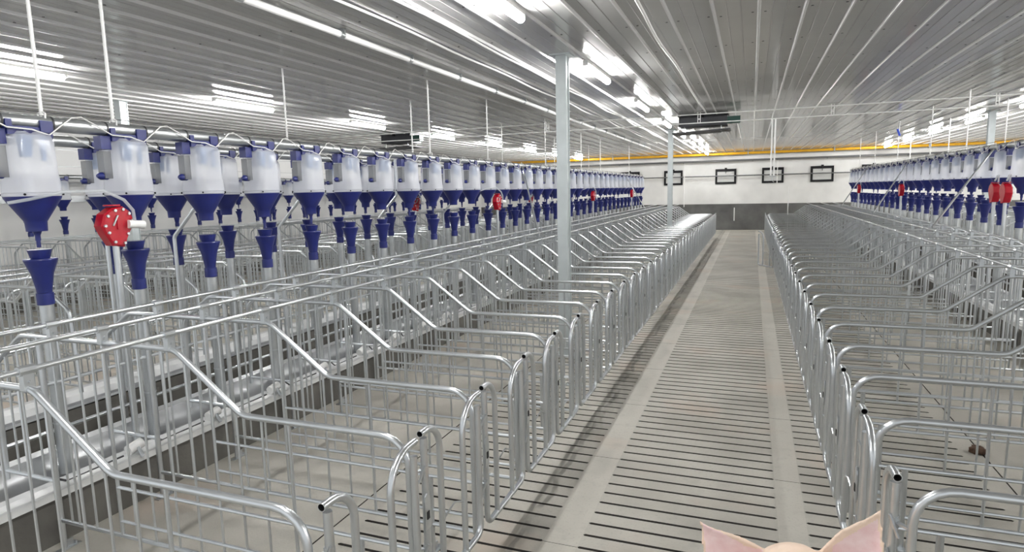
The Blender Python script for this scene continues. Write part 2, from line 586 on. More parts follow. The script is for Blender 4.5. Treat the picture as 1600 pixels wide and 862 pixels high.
def stall_meshes(s):
    """s = +1 / -1: the stall front lies towards +x / -x of the gate"""
    D = {}

    def P(x, y, z):
        return (s * x, y, z)

    def tb(pts, r, n=10, **k):
        return MB().tube([P(*p) for p in pts], r, n, **k)
    path = bend([(0.035, 0, 0.165), (0.035, 0, LO), (0.93, 0, LO), (1.33, 0, HI), (2.48, 0, HI), (2.75, 0, 1.06), (2.78, 0, 0.36)],
                [0.13, 0.12, 0.12, 0.10, 0.10])
    D['top_tube'] = tb(path, 0.0155, 10).mesh('top_tube', M['steel'])
    D['post'] = tb([(2.34, 0, 0.0), (2.34, 0, HI)], 0.0165, 10).mesh('post', M['steel'])
    D['rear_post'] = tb([(0.30, 0, 0.0), (0.30, 0, 0.455)], 0.0155, 10).mesh('rear_post', M['steel'])
    for x, nm in ((2.34, 'foot_plate'), (0.30, 'rear_foot_plate')):
        ft = MB()
        x0, x1 = sorted((s * (x - 0.02), s * (x + 0.02)))
        ft.box(x0, -0.05, 0.0, x1, 0.085, 0.006)
        ft.tube([(s * x, 0.062, 0.006), (s * x, 0.062, 0.022)], 0.009, 6)
        ft.box(min(s * (x - .004), s * (x + .004)), 0.0, 0.006, max(s * (x - .004), s * (x + .004)), 0.05, 0.05)
        D[nm] = ft.mesh('foot_plate', M['steel'], False)
    D['lower_rail'] = [tb([(0.045, 0, 0.178), (2.34, 0, 0.178)], 0.012, 8).mesh('lower_rail', M['steel']),
                       tb([(0.045, 0, 0.455), (1.84, 0, 0.455)], 0.0095, 8).mesh('middle_rail', M['steel']),
                       tb([(0.045, 0, 0.262), (1.84, 0, 0.262)], 0.0085, 8).mesh('bottom_rail', M['steel']),
                       tb([(2.34, 0, 0.415), (2.78, 0, 0.415)], 0.012, 8).mesh('front_rail', M['steel'])]
    bars = []
    for x in (2.43, 2.54, 2.65):
        bars.append(tb([(x, 0, 0.415), (x, 0, rail_h(x))], 0.0068, 6).mesh('bar', M['steel']))
    for x in (2.24, 2.18, 2.04, 1.93):
        bars.append(tb([(x, 0, 0.178), (x, 0, HI)], 0.0068, 6).mesh('bar', M['steel']))
    bars.append(tb([(1.84, 0, 0.178), (1.84, 0, HI)], 0.0095, 8).mesh('bar', M['steel']))
    for x in (1.73, 1.59, 1.42, 1.27, 1.12, 0.97, 0.82):
        bars.append(tb([(x, 0, 0.178), (x, 0, rail_h(x))], 0.0062, 6).mesh('bar', M['steel']))
    bars.append(tb([(0.66, 0, 0.178), (0.66, 0, LO)], 0.0085, 8).mesh('bar', M['steel']))
    D['bar'] = bars
    allb = MB()
    for x in (2.43, 2.54, 2.65):
        allb.tube([P(x, 0, .415), P(x, 0, rail_h(x))], .0068, 5)
    for x in (2.24, 2.18, 2.04, 1.93, 1.84, 1.73, 1.59, 1.42, 1.27, 1.12, 0.97, 0.82, 0.66):
        allb.tube([P(x, 0, .178), P(x, 0, rail_h(x))], .0066, 5)
    for a, b, h, r in ((0.045, 2.34, .178, .012), (0.045, 1.84, .455, .0095), (0.045, 1.84, .262, .0085), (2.34, 2.78, .415, .012)):
        allb.tube([P(a, 0, h), P(b, 0, h)], r, 6)
    D['grille'] = allb.mesh('bar_grille', M['steel'])
    # gate, hinged on the panel; x = -0.018 is the gate plane on the aisle side
    g, p = -0.014, (PL if s < 0 else PR)
    U = bend([(g, 0.048, 0.945), (g, 0.048, 0.205), (g, p - 0.04, 0.205), (g, p - 0.04, 0.90)], 0.055)
    D['gate_frame'] = tb(U, 0.0165, 10).mesh('gate_frame', M['steel'])
    A = bend([(g, 0.018, 0.972), (g, 0.190, 0.972), (g, 0.190, 0.205)], 0.125, 8)
    D['open_arch'] = MB().tube([P(*q) for q in A], 0.0150, 12, hollow=0.84).mesh('arch_tube', [M['steel'], M['tube_dark']])
    B = bend([(g, p - 0.225, 0.205), (g, p - 0.225, 0.958), (g, p - 0.022, 0.958)], 0.15, 8)
    D['arch'] = tb(B, 0.0150, 12).mesh('arch_tube', M['steel'])
    D['gate_rod'] = tb([(g, 0.19, 0.49), (g - .01, 0.30, 0.53), (g, p - 0.225, 0.47)], 0.0045, 6).mesh('gate_rod', M['steel'])
    lk = MB()
    o = [(0.004, 0.545), (0.052, 0.545), (0.052, 0.675), (0.045, 0.695), (0.028, 0.705), (0.011, 0.695), (0.004, 0.675)]
    lk.loft([[P(0.0 - 0.034, y, z) for y, z in o], [P(0.006 - 0.034, y, z) for y, z in o]], 0)
    x0, x1 = sorted((s * -0.037, s * -0.034))
    lk.box(x0, 0.018, 0.59, x1, 0.038, 0.625, 1)
    D['lock_plate'] = lk.mesh('lock_plate', [M['steel'], M['tube_dark']], False)
    hg = MB()
    hg.tube([P(0.03, -0.005, 0), P(-0.012, 0.048, 0)], 0.008, 6)
    hg.tube([P(-0.012, 0.048, -.02), P(-0.012, 0.048, .02)], 0.0195, 8)
    hg.tube([P(0.0, 0.02, -.05), P(-0.03, 0.03, .03)], 0.006, 6)
    D['hinge'] = hg.mesh('hinge', M['steel'])
    return D


SM = {1: stall_meshes(1), -1: stall_meshes(-1)}
ROWTXT = {'L1': 'in the row left of the aisle', 'L2': 'in the second row left of the aisle', 'L3': 'in the row by the left wall',
          'R1': 'in the row right of the aisle', 'R2': 'in the outer row right of the aisle'}
GRP = {'L1': 'sow stalls left of the aisle', 'L2': 'sow stalls of the second left row', 'L3': 'sow stalls by the left wall',
       'R1': 'sow stalls right of the aisle', 'R2': 'sow stalls of the outer right row'}
for rn, (gx, s, ys, pitch, k0, k1) in ROWS.items():
    D = SM[s]
    for i, k in enumerate(range(k0, k1 + 1)):
        t = empty('sow_stall', (gx, ys + pitch * k, 0),
                  'galvanised sow stall, %s from the camera %s' % (nth(i + 1), ROWTXT[rn]), 'stall', GRP[rn])
        panel = link('side_panel', D['top_tube'], t)
        near = rn in ('L1', 'R1') and i < 14
        if near or rn in ('L1', 'R1'):
            link('post', D['post'], panel)
            link('post', D['rear_post'], panel)
            link('foot_plate', D['foot_plate'], panel)
            link('foot_plate', D['rear_foot_plate'], panel)
        if near:
            for me in D['lower_rail']:
                link(me.name.split('.')[0], me, panel)
            for me in D['bar']:
                link('bar', me, panel)
        else:
            link('bar_grille', D['grille'], panel)
        gate = link('gate', D['gate_frame'], t)
        link('open_arch', D['open_arch'], gate)
        link('arch', D['arch'], gate)
        if near or i < 20 and rn in ('L1', 'R1'):
            link('gate_rod', D['gate_rod'], gate)
            link('lock_plate', D['lock_plate'], gate)
            link('hinge', D['hinge'], panel, (0, 0, .80))
            link('hinge', D['hinge'], panel, (0, 0, .44))
        if rn == 'R1' and k == 18:              # this gate stands open into the aisle
            gate.rotation_euler = (0, 0, math.radians(30))
            t['label'] = 'galvanised sow stall whose gate stands open into the aisle, far down at right'

# long rails clamped across the tops of the stalls
clamp_me = MB().box(-.015, -.020, -.080, .015, .020, -.012).tube([(0, -.030, 0), (0, .030, 0)], 0.0205, 8).tube(
    [(-.022, 0, -.045), (.024, 0, -.045)], 0.006, 6).mesh('rail_clamp', M['steel'])
WHERE = ('beside the slope', 'middle one', 'nearest the troughs')
for rn, (gx, s, ys, pitch, k0, k1) in ROWS.items():
    for j, d in enumerate((1.36, 1.83, 2.22)):
        x = gx + s * d
        ya_, yb_ = ys + pitch * k0 - 0.5, ys + pitch * k1 + 0.35
        t = empty('top_rail', (x, 0, HI + 0.075),
                  'long rail over stalls %s, %s' % (ROWTXT[rn].replace('the aisle', 'aisle'), WHERE[j]), 'rail', 'long rails over the stalls')
        MB().tube([(0, ya_, 0), (0, yb_, 0)], 0.0120, 10).build('tube', M['steel'], t)
        if rn in ('L1', 'R1'):
            for k in range(k0, min(k1, k0 + 22) + 1):
                link('rail_clamp', clamp_me, t, (0, ys + pitch * k, 0))
    x = gx + s * 2.80
    tag(MB().tube([(x, ys + pitch * k0 - 0.5, 0.845), (x, ys + pitch * k1 + 0.35, 0.845)], 0.0125, 8).build('front_bar', M['steel']),
        'thin steel bar tying the stall fronts %s' % ROWTXT[rn], 'rail', 'long rails over the stalls')

# water pipe along the feeding walks
for x, lab, a, b in ((-4.62, 'bright steel water pipe running low along the walk between the left rows', 1.0, 25.6),
                     (3.83, 'bright steel water pipe running low along the walk between the right rows', 2.0, 25.4)):
    t = empty('water_pipe', (x, 0, 0.36), lab, 'pipe')
    MB().tube([(0, a, 0), (0, b, 0)], 0.016, 10).build('tube', M['steel'], t)
    st = MB()
    y = a + .6
    while y < b:
        st.box(-.012, y - .012, -.36, .012, y + .012, 0)
        y += 1.95
    st.build('stands', M['steel_dull'], t, smooth=False)

# nipple drinkers: a bent white hose and valve lying on each trough lip of the first left row
dr = MB()
dr.tube(bend([(0.0, 0, 0.0), (0.0, -0.36, -0.005), (0.02, -0.44, 0.05)], 0.03), 0.007, 6, mi=1)
dr.tube([(0.02, 0.02, 0.03), (0.02, 0.12, 0.05)], 0.035, 10, mi=0)
dr.tube([(0.05, 0.07, 0.04), (0.09, 0.07, -0.02)], 0.012, 8, mi=2)
dr_me = dr.mesh('drinker_hose', [M['white'], M['wire'], M['steel']])
for k in range(0, 26):
    o = link('trough_drinker', dr_me, None, (-3.80, 2.19 + PL * k + 0.52, 0.322))
    tag(o, 'black hose with white elbow at the trough of the %s stall left of the aisle' % nth(k + 2), 'drinker', 'drinkers on the trough lip')


# ------------------------------------------------------------------ feed lines
ZP = H + 0.487


def rsq(w, d, r, z, n=4):
    out = []
    for cx, cy, a0 in ((w - r, d - r, 0), (-w + r, d - r, 90), (-w + r, -d + r, 180), (w - r, -d + r, 270)):
        for j in range(n + 1):
            a = math.radians(a0 + 90 * j / n)
            out.append((cx + r * math.cos(a), cy + r * math.sin(a), z))
    return out


hop = {}
b = MB()
b.box(-.047, -.125, -.082, .047, .135, -.030)
b.box(-.056, .06, -.06, .056, .135, .012); b.box(-.056, -.135, -.05, .056, -.10, .006)
b.box(-.035, -.200, -.140, .035, -.128, -.050)
b.tube([(.04, .075, -.07), (.075, .105, -.10)], .016, 8); b.tube([(.05, -.03, -.055), (.062, -.03, -.055)], .014, 8)
hop['pipe_bracket'] = b.mesh('pipe_bracket', M['blue'], False)
b = MB()
b.loft([rsq(.072, .075, .03, -.072), rsq(.102, .106, .045, -.082), rsq(.114, .118, .055, -.115), rsq(.118, .121, .06, -.28), rsq(.130, .135, .075, -.425)], cap=False)
for cy in (-.045, .045):                       # the two raised lobes of the top
    b.lathe([(.050, -.100), (.047, -.075), (.034, -.060), (.001, -.055)], 14, (.03, cy, 0), cap=False)
b.lathe([(.132, -.424), (.150, -.428), (.154, -.432), (.154, -.446), (.148, -.450)], 24, cap=False)
hop['hopper_body'] = b.mesh('hopper_body', M['milky'])
hop['inner_chute'] = MB().loft([rsq(.030, .034, .012, -.09), rsq(.024, .026, .01, -.215)]).mesh('inner_chute', M['inner_blue'])
hop['inner_rib'] = MB().loft([rsq(.012, .016, .006, -.09), rsq(.012, .013, .006, -.235)]).mesh('inner_rib', M['inner_blue'])
hop['dosing_window'] = MB().box(-.032, -.190, -.335, .032, -.135, -.150).mesh('dosing_window', M['smoky'], False)
hop['dosing_knob'] = MB().tube([(0.0, -.155, -.318), (0, -.205, -.318), (0, -.225, -.318)], [.026, .026, .012], 10).mesh('dosing_knob', M['blue'])
b = MB().lathe([(.149, -.450), (.146, -.462), (.062, -.600), (.059, -.604), (.056, -.664)], 24)
for a in range(4):
    an = PI / 4 + a * PI / 2
    b.tube([(.150 * math.cos(an), .150 * math.sin(an), -.438), (.164 * math.cos(an), .164 * math.sin(an), -.438)], .007, 6, mi=1)
hop['funnel'] = b.mesh('funnel', [M['blue'], M['black']])
hop['spout'] = MB().lathe([(.026, -.664), (.015, -.69), (.0155, -.722), (.012, -.722), (.012, -.765)], 12).mesh('spout', M['blue'])

drop = {}
drop['funnel_cup'] = MB().lathe([(.060, -.778), (.066, -.778), (.050, -.835), (.088, -.835), (.091, -.842), (.060, -.93), (.043, -1.03), (.041, -1.05),
                                 (.0475, -1.052), (.0475, -1.125), (.040, -1.128)], 20).mesh('funnel_cup', M['blue'])
drop['down_pipe'] = MB().tube([(0, 0, -1.128), (0, 0, 0.225 - ZP)], 0.0405, 14).mesh('down_pipe', M['steel_dull'])
ring = MB()
for z in (-1.62, -1.90):
    ring.tube([(0, 0, z - .004), (0, 0, z + .004)], .0425, 14)
drop['pipe_band'] = ring.mesh('pipe_band', M['steel'])

FEEDTXT = {'L1': 'on the feed line left of the aisle', 'L2': 'on the second feed line at left', 'L3': 'on the feed line by the left wall',
           'R1': 'on the feed line right of the aisle', 'R2': 'on the outer feed line at right'}
TUBETXT = {'L1': 'along the left row', 'L2': 'along the second left row', 'L3': 'by the left wall', 'R1': 'along the right row', 'R2': 'along the outer right row'}
FK = {'L1': (0, 35), 'L2': (2, 35), 'L3': (8, 35), 'R1': (11, 33), 'R2': (17, 33)}
LINE = {}
CLIP = MB().tube([(0, -.005, 0), (0, .005, 0)], .0495, 14).mesh('pipe_clip', M['wire'])
for rn, (gx, s, ys, pitch, k0, k1) in ROWS.items():
    fx = gx + s * FRONT
    LINE[rn] = fx
    a, b_ = FK[rn]
    for i, k in enumerate(range(a, b_ + 1)):
        y = ys + pitch * k + 0.38
        t = empty('feed_hopper', (fx, y, ZP), 'blue-funnelled feed hopper, %s from the camera, %s' % (nth(i + 1), FEEDTXT[rn][3:]),
                  'feed hopper', 'feed hoppers ' + FEEDTXT[rn])
        for nm in ('pipe_bracket', 'hopper_body', 'funnel') + (('spout',) if i % 4 in (0, 3) else ()):
            link(nm, hop[nm], t)
        link('inner_chute', hop['inner_chute'], t, (-s * 0.065, -0.050, 0))
        link('inner_chute', hop['inner_rib'], t, (-s * 0.075, 0.045, 0))
        if rn in ('L1', 'L2', 'R1'):
            w = link('dosing_window', hop['dosing_window'], t)
            link('dosing_knob', hop['dosing_knob'], w)
        jx = 0 if i else 0
        t = empty('feed_drop_tube', (fx, y, ZP), 'blue cup on steel drop pipe, %s from the camera %s' % (nth(i + 1), TUBETXT[rn]),
                  'drop tube', 'drop tubes ' + TUBETXT[rn])
        for nm in ('funnel_cup', 'down_pipe') + (('pipe_band',) if rn == 'L1' else ()):
            link(nm, drop[nm], t)
    # the conveyor pipe itself
    y0, y1 = ys + pitch * a - 1.2, ys + pitch * b_ + 1.0
    t = empty('feed_pipe', (fx, 0, ZP), 'long galvanised feed pipe carrying the hoppers, %s' % FEEDTXT[rn].replace('on the ', 'the '), 'pipe')
    MB().tube([(0, y0, 0), (0, y1, 0)], 0.0455, 14).build('tube', M['steel_dull'], t)
    for k in range(a, b_ + 1):
        for dy in (-.145, .15):
            link('pipe_clip', CLIP, t, (0, ys + pitch * k + 0.38 + dy, 0))
    if rn in ('L1', 'L2', 'R1'):
        pts = []
        for k in range(a, b_ + 1):
            y = ys + pitch * k + 0.38
            q = 0.062 if rn != 'R1' else -0.062
            pts += [(fx + q * .2, y - .30, ZP + .062), (fx + q, y - .26, ZP + .02), (fx + q * 1.15, y - .14, ZP - .045), (fx + q * 1.1, y, ZP - .048), (fx + q * 1.05, y + .10, ZP - .075),
                    (fx + q, y + .17, ZP - .02), (fx + q * .8, y + .26, ZP + .045)]
        tag(MB().tube(pts, 0.0045, 5).build('looping_cord', M['rope']), 'thin white cord looping between hoppers, %s' % FEEDTXT[rn][3:], 'cord')
        tag(MB().tube([(fx - .02, y0, ZP + .075), (fx - .02, y1, ZP + .062)], 0.003, 5).build('steel_cable', M['wire']),
            'thin dark cable just above the feed pipe, %s' % FEEDTXT[rn][3:], 'cable')

# hanger rods from the ceiling to the feed pipes
ROD = MB().tube([(0, 0, ZC - .002), (0, 0, ZP + .05)], 0.011, 8).mesh('hanger_rod', M['white'])
HK = MB().tube([(-.03, 0, ZP + .03), (-.035, 0, ZP + .06), (0, 0, ZP + .075), (.035, 0, ZP + .06), (.03, 0, ZP + .03)], 0.006, 6).mesh('pipe_hook', M['white'])
RODS = {'L1': (2.68, 3.15, 7.75, 9.78, 12.93, 15.95, 18.16, 22.75), 'L2': (6.2, 9.2, 13.2, 17.2, 21.2), 'R1': (12.74, 15.05, 18.12, 21.24, 24.0), 'R2': (14.6, 18.3, 22.3)}
for rn, Ys in RODS.items():
    for i, y in enumerate(Ys):
        t = empty('hanger_rod', (LINE[rn], y, 0), 'white ceiling rod, %s from the camera, holding %s' % (nth(i + 1), FEEDTXT[rn][3:]), 'rod', 'feed pipe hangers')
        link('rod', ROD, t)
        link('pipe_hook', HK, t)

# cranked support posts in the feeding walk
po = MB().tube(bend([(-.10, 0, 0.0), (-.10, 0, H - .33), (.17, .06, H - .02), (.17, .06, ZP - .01)], 0.07), 0.017, 10)
po_me = po.mesh('post', M['steel'])
pb_me = MB().box(.12, .02, ZP - .02, .54, .10, ZP - .012).box(.50, .02, ZP - .055, .54, .10, ZP - .012).mesh('bracket', M['white'], False)
pf_me = MB().box(-.15, -.05, 0, -.05, .05, .008).mesh('foot_plate', M['steel'], False)
for i, y in enumerate((3.485, 4.11, 5.435, 7.385, 9.335, 11.285, 13.235, 15.185, 17.135, 19.085, 21.035)):
    t = empty('support_post', (MIDL, y, 0), 'cranked steel post in the left feeding walk, %s from the camera' % nth(i + 1), 'post', 'cranked feed line posts')
    link('post', po_me, t)
    link('bracket', pb_me, t)
    link('foot_plate', pf_me, t)

# red water level controls on their pipes
rv = {}
o = [(.118, .03), (.095, .085), (.045, .118), (-.02, .112), (-.085, .07), (-.112, -.005), (-.088, -.06), (-.045, -.135), (.035, -.148), (.07, -.075), (.105, -.02)]
b = MB()
b.loft([[(-.042, y * .93, z * .95) for y, z in o], [(-.032, y, z) for y, z in o], [(.032, y, z) for y, z in o], [(.045, y * .90, z * .92) for y, z in o]])
b.box(.04, -.012, -.03, .052, .012, .06); b.lathe([(.05, 0), (.05, .01)], 12, (0.0, 0.0, 0.12))
rv['body'] = b.mesh('red_body', M['red'], False)
b = MB()
for (y, z) in o:
    b.tube([(.036, y * .82, z * .82), (.055, y * .82, z * .82)], .010, 6)
b.tube([(.05, -.04, -.005), (.052, -.005, .06)], .006, 6)
rv['bolt'] = b.mesh('bolts', M['steel'])
rv['nozzle'] = MB().tube([(.055, .06, .0), (.065, .125, -.005), (.07, .16, -.01)], [.028, .026, .030], 10).mesh('nozzle', M['white'])
rv['stem'] = MB().tube([(0, 0, -.14), (0, 0, .30 - (H - .155))], .021, 10).mesh('stem_pipe', M['steel'])
rv['hose'] = MB().tube([(.06, .105, .02), (.06, .10, .09), (.05, .05, .16), (.02, -.06, .22), (-.06, -.26, .215), (-.12, -.42, .175), (-.16, -.52, .155)], .0105, 8).mesh('hose', M['clear'])
RV = [('L1', -3.90, (2.89, 9.53, 16.2, 21.9)), ('L2', -5.50, (9.65, 15.8)), ('R1', 3.10, (9.97, 10.38, 16.14, 22.07))]
for rn, x, Ys in RV:
    for i, y in enumerate(Ys):
        t = empty('water_valve', (x, y, H - .155), 'red bolted valve on a steel pipe, %s from the camera %s' % (nth(i + 1), TUBETXT[rn]), 'valve', 'red water valves')
        for nm, me in rv.items():
            link({'body': 'valve_body', 'stem': 'stem_pipe', 'bolt': 'bolts'}.get(nm, nm), me, t)
        if rn in ('R1',):
            t.scale = (1, 1, 1)

# slanting brace rods
for p, q, lab in (((-4.10, 11.345, ZP - .03), (-3.13, 9.32, 1.34), 'slanting steel brace from feed pipe to stall tops before the big column'),
                  ((3.31, 11.27, ZP - .03), (2.42, 10.46, 1.34), 'slanting steel brace on the right feed line nearest the camera'),
                  ((3.31, 22.2, ZP - .03), (2.42, 20.3, 1.34), 'slanting steel brace far down the right feed line'),
                  ((3.31, 16.73, ZP - .03), (2.42, 15.2, 1.34), 'slanting steel brace halfway down the right feed line'),
                  ((-4.10, 21.75, ZP - .03), (-3.13, 20.0, 1.34), 'slanting steel brace far down the left feed line')):
    tag(MB().tube([p, q], 0.014, 8).build('brace_rod', M['steel']), lab, 'brace', 'slanting braces of the feed lines')

# ------------------------------------------------------------------ ceiling pipes, rods, vents
t = empty('cable_conduit', (-3.60, 0, ZC - 0.05), 'thick white conduit pipe with couplings along the ceiling left of the column', 'conduit')
MB().tube([(0, 0.5, 0), (0, 24.0, 0)], 0.030, 12).build('tube', M['white'], t)
cp = MB()
for k in range(18):
    cp.tube([(0, 1.3 + k * 1.25, 0), (0, 1.36 + k * 1.25, 0)], .036, 12)
    cp.box(-.045, 1.32 + k * 1.25, -.004, .045, 1.345 + k * 1.25, .05)
cp.build('couplings', M['steel_dull'], t)
for x, r, lab in ((-3.02, .012, 'thin white cable fixed along the ceiling beside the thick conduit'),
                  (-2.62, .013, 'white cable sagging slightly along the ceiling between conduit and lamps'),
                  (-0.92, .016, 'white cable along the ceiling above the aisle ending at the dark vent')):
    pts = []
    y = 0.5
    end = 13.9 if x > -1 else 22
    while y < end:
        pts.append((x + .012 * math.sin(y * 1.7 + x), y, ZC - .035 - .012 * math.sin(y * 2.2)))
        y += .4
    tag(MB().tube(pts, r, 8).build('ceiling_cable', M['white']), lab, 'cable')
YR = 13.6
for z, lab in ((H + 1.480, 'upper thin white pull rod crossing the barn under the ceiling'), (H + 1.305, 'lower thin white pull rod crossing the barn under the ceiling')):
    t = empty('pull_rod', (0, YR, z), lab, 'rod')
    MB().tube([(-12.8, 0, 0), (12.2, 0, 0)], 0.011, 8).build('rod', M['white'], t)
t = None
hb = MB().box(-.10, -.01, .205, .10, .01, .215).box(-.03, -.008, 0, -.018, .008, .205).box(.018, -.008, 0, .03, .008, .205).box(-.03, -.008, .06, .03, .008, .075).mesh('rod_hanger', M['white'], False)
for i, x in enumerate((-4.3, -1.05, 1.4, 4.0, 7.0)):
    o = link('rod_hanger', hb, None, (x, YR, H + 1.315))
    tag(o, 'small white double hanger holding the pull rods, %s counting from the left' % nth(i + 1), 'hanger', 'pull rod hangers')
t = empty('hanging_pole', (0.37, YR, 0), 'white double pole hanging over the aisle from the lower pull rod, hook below', 'pole')
MB().tube([(-.028, 0, H + .19), (-.028, 0, H + 1.30)], .017, 10).tube([(.028, 0, H + .19), (.028, 0, H + 1.30)], .017, 10).build('pole', M['white'], t)
MB().box(-.06, -.03, H + .175, .06, .03, H + .195).tube([(0, 0, H + .18), (0, 0, H + .10), (.03, 0, H + .07), (.02, 0, H + .11)], .010, 8).build('hook', M['steel_dull'], t)
tag(MB().tube([(1.2, 24.0, 0.3), (1.2, 24.0, H - .02)], .016, 8).build('thin_pole', M['white']), 'thin white upright pole among the far stalls right of the aisle', 'pole')
t = empty('blue_tag', (3.30, 18.0, H + 1.22), 'small bright blue tag hanging under the ceiling at right', 'tag')
MB().tube([(0, 0, .08), (.05, -.03, -.08)], .024, 8).build('sleeve', mat('bright_blue_sleeve', (.02, .08, .65), .4), t)
MB().tube([(0, 0, .07), (0, 0, ZC - H - 1.222)], .004, 5).build('string', M['rope'], t)

for X, w, lab in ((-0.93, 0.58, 'dark ceiling air inlet with a lowered flap above the end of the aisle'),
                  (-8.45, 0.50, 'dark ceiling air inlet with a lowered flap above the second left row')):
    t = empty('air_inlet', (X, 14.1, ZC), lab, 'air inlet')
    MB().box(-w, -.0, -.24, w * .7, .55, -.02).box(-w - .02, -.02, -.03, w * .7 + .02, .57, -.004).build('housing', M['hood'], t, smooth=False)
    V = [(-w - .12, -.15, -.395), (w * .82, -.15, -.345), (w * .82, .60, -.34), (-w - .12, .60, -.39)]
    MB().add(V + [(a, b, c + .022) for a, b, c in V], [(3, 2, 1, 0), (4, 5, 6, 7), (0, 1, 5, 4), (1, 2, 6, 5), (2, 3, 7, 6), (3, 0, 4, 7)]).build('flap', M['hood'], t, smooth=False)
    g = MB()
    for a in (-w * .8, w * .5):
        for c in (.05, .48):
            g.tube([(a, c, -.24), (a, c, -.36)], .010, 6)
    g.build('flap_rods', M['steel_dull'], t)
    MB().box(w * .7, .02, -.21, w * .7 + .26, .20, -.07).build('actuator', M['green'], t, smooth=False)
    MB().tube([(-.10, -.05, -.07), (-.10, -.05, .0)], .04, 10).build('pulley', M['black'], t)

# pipes in front of the far wall
t = empty('gas_pipe', (0, 29.8, H + 1.44), 'yellow gas pipe along the top of the far wall', 'pipe')
MB().tube([(-12.6, 0, -.01), (12.4, 0, .03)], 0.058, 12).build('tube', M['yellow'], t)
hb = MB()
for x in (-9.5, -6.2, -3.55, -.2, 3.2, 6.6, 10.2):
    hb.box(x - .02, -.07, -.08, x + .02, .07, .09)
    hb.box(x - .15, -.03, .085, x + .15, .03, .10)
hb.build('pipe_hangers', M['steel_dull'], t, smooth=False)
t = empty('drain_pipe', (0, 30.2, H + 1.16), 'dark grey pipe along the far wall under the yellow pipe', 'pipe')
MB().tube([(-12.9, 0, 0), (12.4, 0, 0)], 0.042, 12).build('tube', M['grey_pipe'], t)
hb = MB()
for x in (-9, -6, -3, -0, 1.0, 3, 6, 9):
    hb.box(x - .015, -.05, -.05, x + .015, .30, -.035)
hb.build('pipe_brackets', M['grey_pipe'], t, smooth=False)
t = empty('thin_pipe', (0, 30.3, H + 0.485), 'thin grey pipe crossing in front of the far wall windows', 'pipe')
MB().tube([(-6.6, 0, 0), (12.4, 0, 0)], 0.026, 10).build('tube', M['grey_pipe'], t)
hb = MB()
for x in (-4.4, -1.9, 0.1, 2.0, 3.8, 5.8):
    hb.box(x - .012, -.03, -.03, x + .012, .20, -.02)
hb.build('pipe_brackets', M['grey_pipe'], t, smooth=False)
t = empty('wall_handle', (-0.73, 30.46, 0.72), 'short white upright bar fixed on the dark dado at the aisle end', 'bar')
MB().tube([(0, -.05, -.30), (0, -.05, .30)], .022, 8).build('bar', M['white'], t)
MB().box(-.015, -.05, .24, .015, .04, .27).box(-.015, -.05, -.27, .015, .04, -.24).build('brackets', M['white'], t, smooth=False)
for x, z0, z1, lab in ((-2.95, H - .9, H + 1.15, 'thin white upright pipe on the far wall beside the far column'),
                       (1.03, H + .10, H + 1.13, 'thin white upright pipe across the window above the aisle end')):
    tag(MB().tube([(x, 30.25, z0), (x, 30.25, z1)], .018, 8).build('upright_pipe', M['white']), lab, 'pipe')

# ------------------------------------------------------------------ small things on the floor
bm = bmesh.new()
bmesh.ops.create_icosphere(bm, subdivisions=3, radius=.045)
for v in bm.verts:
    n_ = v.co.normalized()
    f = 1 + .22 * math.sin(n_.x * 6 + 1) * math.cos(n_.y * 5) + .12 * math.sin(n_.z * 11 + n_.x * 7)
    v.co = Vector((v.co.x * f * 1.1, v.co.y * f, max(v.co.z * f * .75, -.026)))
me = bpy.data.meshes.new('dung_lump')
bm.to_mesh(me); bm.free()
me.materials.append(M['dung'])
me.polygons.foreach_set('use_smooth', [True] * len(me.polygons))
tag(link('dung_lump', me, None, (1.60, 5.27, .026)), 'small dark brown lump of dung on the floor of a right-hand stall', 'dung')

